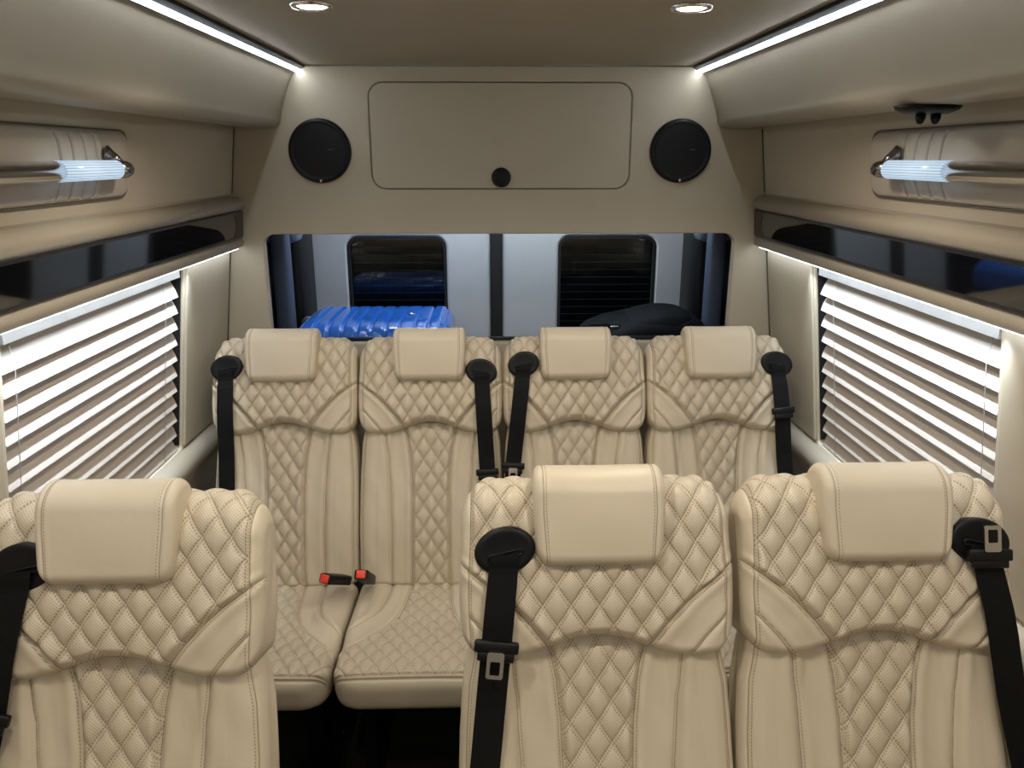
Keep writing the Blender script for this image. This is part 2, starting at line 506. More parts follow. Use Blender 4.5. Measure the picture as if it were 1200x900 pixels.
# ------------------------------------------------------------------ padded wall insets with lit grab rails
def padded_panel(s, w):
    y0, y1, z0, z1 = 0.35, 1.737, 1.520, 1.651
    t = thing('padded_panel', 'rounded padded leather panel with four pleats on the %s wall' % w, 'wall panel', (s * 0.80, 1.0, 1.52), group='padded wall panels')
    ny, nz = 420, 40
    Y = np.sort(np.concatenate([np.linspace(y0, 1.38, 60), np.linspace(1.382, 1.64, 280), np.linspace(1.642, y1, 80)])); Z = np.linspace(z0, z1, nz)
    # rounded outline: squeeze z range near the ends
    rr = 0.035
    e = np.minimum(Y - y0, y1 - Y)
    ins = np.where(e < rr, rr - np.sqrt(np.maximum(rr ** 2 - (rr - np.minimum(e, rr)) ** 2, 0)), 0)
    YY = np.repeat(Y[:, None], nz, 1)
    tz = np.linspace(-1, 1, nz); tz = np.sign(tz) * (1 - (1 - np.abs(tz)) ** 1.6)
    zc, hz = (z0 + z1) / 2, (z1 - z0) / 2
    ZZ = zc + tz[None, :] * (hz - ins[:, None])
    ee = np.minimum(np.minimum(YY - y0, y1 - YY), (1 - np.abs(tz[None, :])) * (hz - ins[:, None]))
    dp = 0.006 * np.sqrt(np.clip(1 - (1 - np.clip(ee / 0.010, 0, 1)) ** 2, 0, 1))
    dp += 0.005 * np.clip(1 - ((ZZ - zc) / hz) ** 2, 0, 1) * np.clip(ee / 0.02, 0, 1)
    for c in (1.455, 1.500, 1.545, 1.590):
        cc = c + 0.016 * (np.abs(ZZ - zc) / hz) ** 1.7 * -1.0
        x = YY - cc
        dp += np.where(ee > 0.004, -0.0105 * np.exp(-(x / 0.0026) ** 2) + 0.0030 * np.exp(-((np.abs(x) - 0.014) / 0.010) ** 2), 0)
    XX = s * (0.885 + 0.13 * (1.02 - ZZ) - 0.002 - dp)
    vs = np.stack([XX - s * 0.80, YY - 1.0, ZZ - 1.52], -1).reshape(-1, 3)
    fs = [(i * nz + j, i * nz + j + 1, (i + 1) * nz + j + 1, (i + 1) * nz + j) for i in range(ny - 1) for j in range(nz - 1)]
    bd = [i * nz for i in range(ny)] + [(ny - 1) * nz + j for j in range(1, nz)] + [i * nz + nz - 1 for i in range(ny - 2, -1, -1)] + [j for j in range(nz - 2, 0, -1)]
    fs.append(tuple(bd))
    me = pymesh('cover', vs, fs, True)
    for p in me.polygons:
        if len(p.vertices) > 4: p.use_smooth = False
    link('cover', me, M['padded'], t)
    # piping all round
    pts = [Vector((s * (wx(b) - 0.003) - s * 0.80, a - 1.0, b - 1.52)) for a, b in rrect(y0 - 0.003, y1 + 0.003, z0 - 0.003, z1 + 0.003, 0.037, 8)]
    tube('piping', pts + [pts[0]], 0.0016, M['paneledge'], t, 8, cap=False)
    return t
padded_panel(-1, 'left-hand'); padded_panel(1, 'right-hand')

def grab_rail(s, w):
    zr, xr, r = 1.577, 0.767, 0.0180
    ya = 1.592 if s < 0 else 1.575
    t = thing('grab_rail', 'chrome grab rail with a glowing fluted blue-white end on the %s wall' % w, 'grab rail', (s * xr, 1.0, zr), group='lit grab rails')
    def cyl(name, a, b, rad, mat, n=28, par=t, prof=None):
        prof = prof or [(rad, a), (rad, b)]
        return lathe(name, prof, mat, par, n, Matrix.Translation((0, -1.0, 0)) @ Matrix(((1, 0, 0, 0), (0, 0, 1, 0), (0, 1, 0, 0), (0, 0, 0, 1))))
    yl = ya - 0.212
    cyl('lit_tube', yl, ya, r, M['acrylic'], 44)
    cyl('chrome_tube', 0.42, yl - 0.0002, r - 0.0006, M['chrome'], 32)
    cyl('end_cap', 0, 0, 0, M['darkchrome'], 28, t, [(r - 0.001, ya + 0.0002), (r - 0.001, ya + 0.040), (r - 0.003, ya + 0.050), (r - 0.008, ya + 0.056), (0.002, ya + 0.057)])
    for yb in (ya + 0.022, 1.13, 0.46):
        b = tube('bracket', [(s * 0.002, yb - 1.0, 0.010), (s * 0.010, yb - 1.0, 0.023), (s * 0.018, yb - 1.0, 0.029), (s * 0.0225, yb - 1.0, 0.030)], [0.011, 0.0095, 0.011, 0.017], M['darkchrome'], t, 16)
    return t
grab_rail(-1, 'left-hand'); grab_rail(1, 'right-hand')

# ------------------------------------------------------------------ bulkhead fittings
cab = thing('overhead_cabinet', 'wide beige rounded cabinet door set in the bulkhead over the luggage opening', 'cabinet', (0.002, YB, CAB[2]))
g = 0.0028
plate('cabinet_door', rrect(CAB[0] + g, CAB[1] - g, CAB[2] + g, CAB[3] - g, 0.042), [], lambda a, b, d: Vector((a - 0.002, d + 0.0005, b - CAB[2])), 0.018, M['vinyl'], cab, bev=0.0012)
box('cabinet_box', (CAB[0] - 0.02, 0.034, -0.02), (CAB[1] + 0.02, 0.3, CAB[3] - CAB[2] + 0.02), M['gapdark'], cab)
FY = Matrix(((1, 0, 0, 0), (0, 0, -1, 0), (0, 1, 0, 0), (0, 0, 0, 1)))     # z axis -> -y (towards the cabin)
lk = lathe('latch', [(0.001, 0.0075), (0.0175, 0.0075), (0.019, 0.006), (0.0215, 0.010), (0.0265, 0.0095), (0.0295, 0.004), (0.0295, -0.002)], M['black'], cab, 40, Matrix.Translation((0.000, 0.0, 0.035)) @ FY)
box('latch_lever', (-0.008, -0.0125, 0.012), (0.008, -0.007, 0.034), M['black'], lk, 0.002)

def speaker(x, w):
    t = thing('wall_speaker', 'round black wall speaker %s the cabinet door' % w, 'speaker', (x, YB, 1.619), group='bulkhead speakers')
    T = FY
    lathe('speaker_ring', [(0.0775, 0.013), (0.083, 0.016), (0.088, 0.0155), (0.093, 0.010), (0.0945, 0.0004)], M['black'], t, 64, T)
    k2 = lathe('grille', [(0.002, 0.006), (0.018, 0.007), (0.024, 0.009), (0.026, 0.007), (0.045, 0.007), (0.0465, 0.009), (0.049, 0.007), (0.060, 0.008), (0.0615, 0.010), (0.064, 0.009), (0.078, 0.013), (0.078, 0.001)], M['black'], t, 64, T)
    e = box('emblem', (-0.0035, -0.0178, -0.0035), (0.0035, -0.0155, 0.0035), M['chrome'], t, 0.0005)
    e.rotation_euler = (0, R(45), 0); e.location = (0.0, 0, -0.0868)
    box('bar_mark', (0.026, -0.0135, 0.003), (0.042, -0.0105, 0.0045), M['darkchrome'], t)
speaker(-0.546, 'on the left-hand side of')
speaker(0.551, 'on the right-hand side of')

# double hook under the right locker
t = thing('oval_hook', 'black oval fitting with two stubby nubs under the right-hand locker', 'hook', (0.712, 1.365, 1.6835))
lathe('mount_plate', [(0.055, 0.000), (0.056, 0.0), (0.052, -0.006), (0.035, -0.0125), (0.001, -0.014)], M['black'], t, 40, Matrix.Diagonal((1.0, 0.75, 1.0, 1.0)))
for dx in (-0.012, 0.014):
    tube('nub', [(dx, -0.004, -0.010), (dx - 0.003, -0.010, -0.020), (dx - 0.006, -0.016, -0.025)], [0.0085, 0.008, 0.006], M['black'], t, 14)

# ceiling downlights
def downlight(x, y, label, power):
    t = thing('ceiling_downlight', label, 'ceiling light', (x, y, ZC), group='ceiling downlights')
    lathe('trim_ring', [(0.0385, 0.0), (0.0385, -0.003), (0.0355, -0.0065), (0.030, -0.0065), (0.0275, -0.003), (0.0275, -0.0005)], M['chrome'], t, 40)
    lathe('lens', [(0.027, -0.0008), (0.027, -0.0035), (0.022, -0.0055), (0.001, -0.0065)], M['lens'], t, 32)
    L = bpy.data.lights.new('downlight_beam', 'SPOT')
    L.energy = power; L.color = (1.0, 0.89, 0.74); L.spot_size = R(150); L.spot_blend = 0.6; L.shadow_soft_size = 0.025
    o = bpy.data.objects.new('downlight_beam', L); COL.objects.link(o)
    o.parent = t; o.location = (0, 0, -0.034)
PW = 7.0
downlight(-0.345, 1.515, 'lit chrome ringed ceiling downlight nearer the left-hand light strip', PW * 1.4)
downlight(0.335, 1.515, 'lit chrome ringed ceiling downlight nearer the right-hand light strip', PW * 1.4)
for y in (0.55, -0.45, -1.35):
    for x in (-0.34, 0.34):
        downlight(x, y, 'lit ceiling downlight farther forward along the cabin, out of view', PW * (1.7 if y > 0 else 1.2))

# ------------------------------------------------------------------ luggage bay and rear doors
YD = 3.16
struct(plate('door_1', rrect(-0.98, -0.034, 0.0, ZC - 0.002, 0.004, 2), [rrect(-0.615, -0.215, 0.84, 1.292, 0.045)], lambda a, b, d: Vector((a, YD + d, b)), 0.05, M['door'], bev=0.01))
struct(plate('door_2', rrect(0.013, 0.98, 0.0, ZC - 0.002, 0.004, 2), [rrect(0.244, 0.644, 0.84, 1.292, 0.045)], lambda a, b, d: Vector((a, YD + d, b)), 0.05, M['door'], bev=0.01))
struct(box('trim_20', (-0.0335, YD - 0.012, 0.0), (0.0125, YD + 0.045, ZC - 0.003), M['rubber'], bev=0.004))
for i, x0 in ((3, -0.615), (4, 0.244)):
    w = struct(plate('window_%d' % i, rrect(x0 - 0.01, x0 + 0.41, 0.83, 1.302, 0.05), [], lambda a, b, d: Vector((a, YD + 0.030 + d, b)), 0.005, M['glass']))
    plate('window_seal', rrect(x0 - 0.002, x0 + 0.402, 0.838, 1.294, 0.046), [rrect(x0 + 0.010, x0 + 0.390, 0.850, 1.282, 0.036)], lambda a, b, d: Vector((a, YD + 0.003 + d, b)), 0.026, M['rubber'], w)
    bm = bmesh.new()
    for j in range(13):
        z = 0.875 + j * 0.031
        q = bmesh.ops.create_cube(bm, size=1.0)
        for v in q['verts']:
            v.co = Vector((x0 + 0.2 + v.co.x * 0.375, YD + 0.0295 + v.co.y * 0.0006, z + v.co.z * 0.0009))
    link('defroster_grid', bm_mesh('defroster_grid', bm), M['defrost'], w)
# dark pillars beside the doors
for i, s in ((21, -1), (22, 1)):
    struct(box('trim_%d' % i, (s * 0.80 - 0.055, 2.90, 0.0), (s * 0.80 + 0.055, 3.15, ZC - 0.003), M['black'], bev=0.02))
for i, s in ((23, -1), (24, 1)):
    struct(box('trim_%d' % i, (s * 0.757 - 0.028, 2.66, 0.0), (s * 0.757 + 0.028, 2.74, ZC - 0.003), M['bluetrim'], bev=0.015))
for i, s in ((25, -1), (26, 1)):
    struct(box('trim_%d' % i, (s * 0.80 - 0.085, 2.78, 1.305), (s * 0.80 + 0.085, 2.895, 1.50), M['frost'], bev=0.03))
# luggage deck and the black sill behind the bulkhead
DZ = 0.80
struct(box('floor_bay', (-0.86, YB + 0.032, DZ - 0.03), (0.86, 3.155, DZ), M['carpet']))
struct(box('trim_27', (-0.86, YB + 0.031, 0.96), (0.86, YB + 0.050, 1.030), M['black'], bev=0.003))
# cool bay lamp under the roof of the luggage bay
t = thing('bay_lamp', 'cool white lamp bar under the roof of the luggage bay', 'lamp', (0, 2.93, ZC))
prism('lamp_housing', [(-0.52, 0.0), (0.52, 0.0), (0.52, -0.020), (-0.52, -0.020)], -0.03, 0.03, M['steel'], t)
prism('lamp_lens', [(-0.50, -0.0205), (0.50, -0.0205), (0.50, -0.026), (-0.50, -0.026)], -0.02, 0.02, emit('bay_led', (0.80, 0.90, 1.0), 85.0), t)

# blue ribbed suitcase lying flat
def suitcase():
    x0, x1, y0, y1, z0, z1 = -0.695, -0.172, 2.500, 2.94, DZ, 1.066
    cx, cy = (x0 + x1) / 2, (y0 + y1) / 2
    t = thing('suitcase', 'glossy ribbed blue hard shell suitcase lying flat behind the rear seats', 'suitcase', (cx, cy, z0))
    hx, hy, H = (x1 - x0) / 2, (y1 - y0) / 2, z1 - z0
    def shell(name, za, zb, top, mat):
        nu, nv = 220, 60
        # dome: grid in x and a wrapped coordinate across y
        xs = np.linspace(-1, 1, nu); xs = np.sign(xs) * (1 - (1 - np.abs(xs)) ** 1.5); ts = np.linspace(0, math.pi, nv)
        X = np.repeat((xs * hx)[:, None], nv, 1)
        e = 5.5
        cy_ = np.sign(np.cos(ts)) * np.abs(np.cos(ts)) ** (2 / e); sz = np.sin(ts) ** (2 / e)
        endr = 0.05
        ed = hx - np.abs(X)
        sh = np.where(ed < endr, endr - np.sqrt(np.maximum(endr ** 2 - (endr - ed) ** 2, 0)), 0)
        rib = np.zeros_like(X)
        for i in range(-5, 6):
            c = i * 0.0475
            rib -= 0.0075 * np.exp(-((X - c) / 0.0065) ** 4)
        rib = np.where(np.abs(X - 0.119) < 0.022, rib * 0.15, rib)
        hh = abs(zb - za)
        Yv = -cy_[None, :] * (hy - sh + rib)
        Zv = sz[None, :] * np.maximum(hh - sh + rib, 0.002)
        Z = za + (Zv if top else -Zv)
        vs = np.stack([X, Yv, Z], -1).reshape(-1, 3)
        fs = [(i * nv + j, (i + 1) * nv + j, (i + 1) * nv + j + 1, i * nv + j + 1) for i in range(nu - 1) for j in range(nv - 1)]
        fs.append(tuple(range(nv))); fs.append(tuple((nu - 1) * nv + j for j in range(nv)))
        fs += [(i * nv, i * nv + nv - 1, (i + 1) * nv + nv - 1, (i + 1) * nv) for i in range(nu - 1)]
        me = pymesh(name, vs, fs, True)
        return link(name, me, mat, t)
    mid = H * 0.52
    shell('lid_shell', mid + 0.006, H, True, M['blue'])
    shell('base_shell', mid - 0.006, 0.0, False, M['blue'])
    bm = bmesh.new()
    rim = plate('zip_band', rrect(-hx + 0.006, hx - 0.006, -hy + 0.004, hy - 0.004, 0.05), [rrect(-hx + 0.03, hx - 0.03, -hy + 0.03, hy - 0.03, 0.03)], lambda a, b, d: Vector((a, b, mid - 0.008 + d)), 0.016, M['bluedark'], t)
    b = lathe('lock_badge', [(0.0125, H - 0.001), (0.0125, H + 0.003), (0.010, H + 0.004), (0.009, H + 0.002), (0.001, H + 0.002)], M['darkchrome'], t, 24, Matrix.Translation((0.119, -0.02, 0)))
    for (yy, zz) in ((-0.15, H - 0.06), (0.13, H - 0.06), (-0.15, 0.06), (0.13, 0.06)):
        w = lathe('wheel', [(0.006, -0.012), (0.021, -0.012), (0.0235, -0.008), (0.0235, 0.008), (0.021, 0.012), (0.006, 0.012)], M['wheel'], t, 28,
                  Matrix.Translation((-hx - 0.022, yy, zz)) @ Matrix.Rotation(R(90), 4, 'X'))
        box('wheel_fork', (-hx - 0.020, yy - 0.019, zz - 0.008), (-hx + 0.01, yy + 0.019, zz + 0.008), M['black'], w, 0.003)
    tube('carry_handle', [(-hx * 0.2, -hy + 0.003, mid), (-hx * 0.2, -hy - 0.012, mid), (hx * 0.1, -hy - 0.012, mid), (hx * 0.1, -hy + 0.003, mid)], 0.006, M['bluedark'], t, 10)
    return t
suitcase()

# black soft bag
def bag():
    cx, cy = 0.505, 2.72
    t = thing('soft_bag', 'black soft sided travel bag with piped lid lying behind the rear seats', 'bag', (cx, cy, DZ))
    nu, nv = 90, 70
    U = np.linspace(0, 2 * math.pi, nu, endpoint=False); V = np.linspace(-math.pi / 2, math.pi / 2, nv)
    UU, VV = np.meshgrid(U, V, indexing='ij')
    def se(v, p): return np.sign(v) * np.abs(v) ** p
    X = 0.235 * se(np.cos(VV), 0.35) * se(np.cos(UU), 0.5)
    Y = 0.190 * se(np.cos(VV), 0.35) * se(np.sin(UU), 0.5)
    Z = 0.118 + 0.118 * se(np.sin(VV), 0.45)
    top = np.clip(Z / 0.236, 0, 1)
    Z = Z * (1 - 0.16 * np.clip((-X - 0.02) / 0.2, 0, 1) * top + 0.05 * np.clip((X) / 0.2, 0, 1) * top) + 0.002 * np.sin(X * 60 + 2) * np.sin(Y * 50) * top
    vs = np.stack([X, Y, Z], -1).reshape(-1, 3)
    fs = [(i * nv + j, ((i + 1) % nu) * nv + j, ((i + 1) % nu) * nv + j + 1, i * nv + j + 1) for i in range(nu) for j in range(nv - 1)]
    link('bag_body', pymesh('bag_body', vs, fs), M['bagcloth'], t)
    # domed lid pocket
    nu, nv = 72, 24
    vs, fs = [], []
    for i in range(nu):
        a = 2 * math.pi * i / nu
        ca, sa = math.cos(a), math.sin(a)
        bx = 0.140 * math.copysign(abs(ca) ** 0.6, ca); by = 0.162 * math.copysign(abs(sa) ** 0.6, sa)
        for j in range(nv):
            f = j / (nv - 1)
            h = 0.258 - 0.050 * f ** 7.0 - 0.02 * (f > 0.98)
            vs.append((0.060 + bx * f - 0.008 * (1 - f), -0.01 + by * f, h - 0.020 * max(0, -bx * f / 0.135)))
    fs = [(i * nv + j, i * nv + j + 1, ((i + 1) % nu) * nv + j + 1, ((i + 1) % nu) * nv + j) for i in range(nu) for j in range(nv - 1)]
    me = pymesh('lid_pocket', vs, fs)
    lid = link('lid_pocket', me, M['bagcloth'], t)
    pts = []
    for i in range(nu + 1):
        a = 2 * math.pi * i / nu
        ca, sa = math.cos(a), math.sin(a)
        bx = 0.130 * math.copysign(abs(ca) ** 0.6, ca); by = 0.145 * math.copysign(abs(sa) ** 0.6, sa)
        pts.append((0.060 + bx, -0.01 + by, 0.224 - 0.020 * max(0, -bx / 0.135)))
    tube('piping', pts, 0.0045, M['bagpipe'], lid, 8, cap=False)
    tube('carry_strap', [(-0.06, -0.10, 0.196), (-0.10, -0.12, 0.214), (-0.15, -0.10, 0.216), (-0.19, -0.04, 0.204), (-0.20, 0.03, 0.190)], [0.008, 0.010, 0.011, 0.010, 0.008], M['bagcloth'], t, 10)
    b = box('zip_tag', (-0.135, -0.135, 0.215), (-0.105, -0.128, 0.222), M['steel'], t, 0.001)
    t.scale = (0.95, 1.0, 1.10)
bag()

# ------------------------------------------------------------------ seats
REC = R(18)
ZJ = 0.435
def B3(x, s, d):                      # backrest coordinates -> seat space (numpy friendly)
    return x, s * math.sin(REC) - d * math.cos(REC), ZJ + s * math.cos(REC) + d * math.sin(REC)
CA = R(4)
def C3(x, s, d):                      # cushion: s runs forward, d up
    return x, 0.02 - s * math.cos(CA) - d * math.sin(CA), ZJ - 0.031 + s * math.sin(CA) + d * math.cos(CA)

def quilt(u, v):
    a = u / QW + v / QH; b = u / QW - v / QH
    fa = np.abs(np.sin(np.pi * a)); fb = np.abs(np.sin(np.pi * b))
    return (fa ** 0.45) * (fb ** 0.45)

def pad(name, hw, B, rcb, s_top, Rtop, rho, dc, Rs, rl, lipd, front, marks, A=0.0085, wsc=None, to3=B3, nx=150, nf=140, nr=48, nb=8, en=2.0):
    uu = np.linspace(-1, 1, nx)
    uu = 0.55 * uu + 0.45 * np.sin(uu * math.pi / 2)
    X0 = uu * hw
    ax = np.abs(X0)
    a = np.clip((ax - (hw - Rs)) / Rs, 0, 1); sk = Rs * (1 - np.sqrt(1 - a ** 2))
    rx = np.maximum(rho - sk, 0.22 * rho)
    b = np.clip((ax - (hw - Rtop)) / Rtop, 0, 1)
    st = s_top - Rtop * (1 - np.sqrt(1 - np.minimum(b, 0.995) ** 2))
    sc = st - rx
    c = np.clip((ax - (hw - rcb)) / rcb, 0, 1)
    Bc = B(ax) + rcb * (1 - np.sqrt(1 - np.minimum(c, 0.99) ** 2))
    vf = np.linspace(0, 1, nf) ** 1.15
    S1 = Bc[None, :] + (sc - Bc)[None, :] * vf[:, None]
    N = lambda arr, n: np.repeat(arr[None, :], n, 0)
    e = S1 - Bc[None, :]
    l = np.clip(1 - e / rl, 0, 1)
    lip = lipd * (1 - np.sqrt(1 - l ** 2 * 0.999))
    th = np.linspace(0, math.pi, nr + 1)[1:]
    co = np.sign(np.cos(th)) * np.abs(np.cos(th)) ** (2 / en); si = np.abs(np.sin(th)) ** (2 / en)
    # front
    XX1 = N(X0, nf); V1 = S1
    # roll
    XX2 = N(X0, nr); V2 = sc[None, :] + rx[None, :] * th[:, None] * (1.0 if en == 2 else 1.15)
    vb = np.linspace(0, 1, nb + 1)[1:]
    S3 = sc[None, :] + (Bc - sc)[None, :] * vb[:, None]
    XX3 = N(X0, nb); V3 = V2[-1][None, :] + (sc[None, :] - S3)
    def extra(X, V):
        qm, sm, dd = marks(X, V)
        f = np.clip(qm / 0.009, 0, 1)
        return qm, sm, dd + A * quilt(X, V) * f
    q1, m1, x1 = extra(XX1, V1); q2, m2, x2 = extra(XX2, V2); q3, m3, x3 = extra(XX3, V3)
    f1 = front(XX1, S1)
    D1 = dc + N(rx, nf) + f1 + x1 * np.clip(1 - l, 0, 1) - lip
    fe = f1[-1][None, :] * (np.clip(np.cos(th), 0, 1) ** 2)[:, None]
    rad = rx[None, :] + fe + x2 * np.clip(1.6 - th / 1.6, 0, 1)[:, None]
    D2 = dc + co[:, None] * rad
    S2 = sc[None, :] + si[:, None] * (rx[None, :] + x2 * np.clip(1.6 - th / 1.6, 0, 1)[:, None])
    D3 = dc - N(rx, nb)
    X = np.concatenate([XX1, XX2, XX3]); S = np.concatenate([S1, S2, S3]); D = np.concatenate([D1, D2, D3])
    V = np.concatenate([V1, V2, V3]); Q = np.concatenate([q1, q2, np.minimum(q3, -0.01)]); SM = np.concatenate([m1, m2, m3])
    Xw = X * wsc(S) if wsc else X
    px, py, pz = to3(Xw, S, D)
    nt = X.shape[0]
    vs = np.stack([px, py, pz], -1).reshape(-1, 3)
    # mirrored ring caps keep the side faces tidy
    i, j = np.meshgrid(np.arange(nt), np.arange(nx - 1), indexing='ij')
    i2 = (i + 1) % nt
    quads = np.stack([i * nx + j, i * nx + j + 1, i2 * nx + j + 1, i2 * nx + j], -1).reshape(-1, 4)
    fs = [tuple(map(int, r)) for r in quads]
    fs.append(tuple(int(r * nx) for r in range(nt)))
    fs.append(tuple(int(r * nx + nx - 1) for r in range(nt))[::-1])
    me = bpy.data.meshes.new(name)
    me.from_pydata(vs.tolist(), [], fs)
    for an, arr in (('pu', X), ('pv', V), ('qm', Q), ('sm', SM)):
        at = me.attributes.new(an, 'FLOAT', 'POINT')
        at.data.foreach_set('value', arr.astype(np.float32).ravel())
    bm = bmesh.new(); bm.from_mesh(me)
    bmesh.ops.recalc_face_normals(bm, faces=bm.faces)
    bm.to_mesh(me); bm.free()
    smooth(me)
    for p in me.polygons:
        if len(p.vertices) > 4: p.use_smooth = False
    me.materials.append(M['leather'])
    return me

def groove(d, depth=0.0045, w=0.0032, puff=0.0, pw=0.012):
    return -depth * np.exp(-(d / w) ** 2) + puff * np.exp(-((np.abs(d) - pw) / (pw * 0.7)) ** 2)

def nearest(*ds):
    out = ds[0]
    for d in ds[1:]:
        out = np.where(np.abs(d) < np.abs(out), d, out)
    return out

# -- shoulder panel (the big quilted upper part with its two smooth wings)
def shoulder_B(ax): return 0.427 + 0.034 * (0.5 + 0.5 * np.cos(np.pi * np.minimum(ax / 0.145, 1)))
def shoulder_marks(X, V):
    ax = np.abs(X)
    wing = np.interp(V, [0.40, 0.43, 0.4515, 0.48, 0.515, 0.54, 0.569, 0.60, 0.65], [0.055, 0.070, 0.083, 0.104, 0.136, 0.164, 0.206, 0.262, 0.36])
    dwing = (wing - ax) * 0.66
    w2 = np.interp(V, [0.40, 0.428, 0.461, 0.50, 0.53], [0.115, 0.142, 0.167, 0.203, 0.235])
    dw2 = (w2 - ax) * 0.70
    side = 0.199 - ax
    inside = dwing < 0.0
    q = np.minimum(dwing, side)
    dw2 = np.where(inside & (side > 0), dw2, 9.0)
    dside = np.where(np.abs(side) < 9, side, 9.0)
    dd = groove(dwing, 0.0055, 0.0035, 0.0028, 0.011) + groove(dw2, 0.0035, 0.003, 0.0015, 0.009) + groove(dside, 0.003, 0.003)
    # soft wrinkles
    dd = dd + 0.0008 * np.sin(V * 95 + X * 40) * np.sin(X * 70 - V * 30)
    return q, nearest(-dwing, dw2, dside), dd
def shoulder_front(X, S):
    t = np.clip((S - 0.43) / 0.22, 0, 1)
    return 0.004 + 0.012 * np.sin(np.pi * np.clip(t * 0.9 + 0.1, 0, 1)) * (1 - (np.abs(X) / 0.23) ** 2 * 0.5) + 0.006 * np.clip((np.abs(X) - 0.08) / 0.10, 0, 1) * (1 - t)
me_shoulder = pad('shoulder_panel', 0.2145, shoulder_B, 0.048, 0.702, 0.056, 0.055, -0.036, 0.034, 0.020, 0.030, shoulder_front, shoulder_marks,
                  A=0.0100, wsc=lambda s: 1 + 0.018 * np.exp(-((s - 0.53) / 0.06) ** 2), nx=190, nf=150, nr=60)

# -- lower back cushion
def back_marks(X, V):
    ax = np.abs(X)
    qx = np.interp(V, [-0.05, 0.0, 0.1, 0.253, 0.319, 0.386, 0.425, 0.46], [0.058, 0.057, 0.055, 0.054, 0.057, 0.065, 0.076, 0.092])
    sx = np.interp(V, [-0.05, 0.0, 0.15, 0.254, 0.36, 0.425, 0.47], [0.120, 0.118, 0.116, 0.118, 0.127, 0.141, 0.152])
    dq = qx - ax; ds = sx - ax; de = 0.202 - ax
    dd = groove(dq, 0.0065, 0.0042, 0.003, 0.013) + groove(ds, 0.0055, 0.0038, 0.003, 0.013) + groove(de, 0.0025, 0.003)
    dd = dd + 0.0007 * np.sin(V * 60 + X * 90)
    return dq, nearest(-dq, ds, de), dd
def back_front(X, S):
    ax = np.abs(X)
    bol = np.clip((ax - 0.115) / 0.045, 0, 1)
    lum = np.exp(-((S - 0.16) / 0.13) ** 2)
    return 0.013 * np.sin(np.pi * np.clip(bol, 0, 1) * 0.6) + 0.012 * lum - 0.004
me_back = pad('back_cushion', 0.214, lambda ax: -0.012 - 0.006 * np.cos(np.pi * np.minimum(ax / 0.2, 1)), 0.03, 0.475, 0.04, 0.05, -0.050, 0.040, 0.022, 0.03,
              back_front, back_marks, A=0.0095, wsc=lambda s: np.interp(s, [0.0, 0.2, 0.3, 0.40, 0.44], [1.015, 1.018, 1.01, 0.985, 0.95]), nx=170, nf=190, nr=12)
me_back_wide = pad('back_cushion', 0.214, lambda ax: -0.012 - 0.006 * np.cos(np.pi * np.minimum(ax / 0.2, 1)), 0.03, 0.475, 0.04, 0.05, -0.050, 0.040, 0.022, 0.03,
              back_front, back_marks, A=0.0095, wsc=lambda s: np.interp(s, [0.0, 0.2, 0.3, 0.38, 0.41, 0.44], [1.04, 1.038, 1.028, 1.005, 0.975, 0.95]), nx=170, nf=190, nr=12)

# -- headrest pillow
def head_marks(X, V):
    ax = np.abs(X)
    de = 0.0865 - ax
    dd = groove(de, 0.0018, 0.0022, 0.0008, 0.006)
    dd = dd + 0.0006 * np.sin(V * 40 + X * 25)
    return np.full_like(X, -0.05), de, dd
me_head = pad('headrest', 0.1015, lambda ax: np.full_like(ax, 0.577), 0.022, 0.729, 0.014, 0.046, 0.016, 0.013, 0.020, 0.024,
              lambda X, S: 0.006 * np.sin(np.pi * np.clip((S - 0.56) / 0.17, 0, 1)) * (1 - (X / 0.12) ** 2), head_marks, A=0.0, wsc=lambda s: np.interp(s, [0.577, 0.66, 0.73], [0.935, 1.0, 1.0]), nx=70, nf=60, nr=40)

# -- seat cushion
def seat_marks(X, V):
    ax = np.abs(X)
    qx = np.interp(V, [0.0, 0.12, 0.18, 0.23, 0.27, 0.30, 0.33, 0.37], [0.058, 0.066, 0.076, 0.096, 0.124, 0.155, 0.19, 0.28])
    sx = np.interp(V, [0.0, 0.10, 0.16, 0.20, 0.235, 0.26, 0.29], [0.118, 0.124, 0.134, 0.150, 0.178, 0.21, 0.27])
    dq = (qx - ax) * 0.8; ds = (sx - ax) * 0.8
    pipe = 0.452 - V
    q = np.minimum(dq, pipe - 0.004)
    dd = groove(dq, 0.005, 0.004, 0.002, 0.012) + groove(ds, 0.005, 0.004, 0.003, 0.012)
    dd = dd + 0.0045 * np.exp(-(pipe / 0.0035) ** 2) - 0.003 * np.exp(-((np.abs(pipe) - 0.0075) / 0.004) ** 2)
    return q, nearest(-dq, ds, pipe - 0.006), dd
def seat_front(X, S):
    ax = np.abs(X)
    bol = np.clip((ax - 0.12) / 0.05, 0, 1) * np.clip((0.30 - S) / 0.10, 0, 1)
    return 0.014 * np.sin(bol * math.pi * 0.6) + 0.006 * (1 - (ax / 0.22) ** 2)
me_seat = pad('seat_cushion', 0.2145, lambda ax: np.full_like(ax, 0.0), 0.01, 0.472, 0.075, 0.048, -0.030, 0.030, 0.015, 0.02, seat_front, seat_marks,
              A=0.0080, to3=C3, nx=150, nf=150, nr=60, en=3.2)

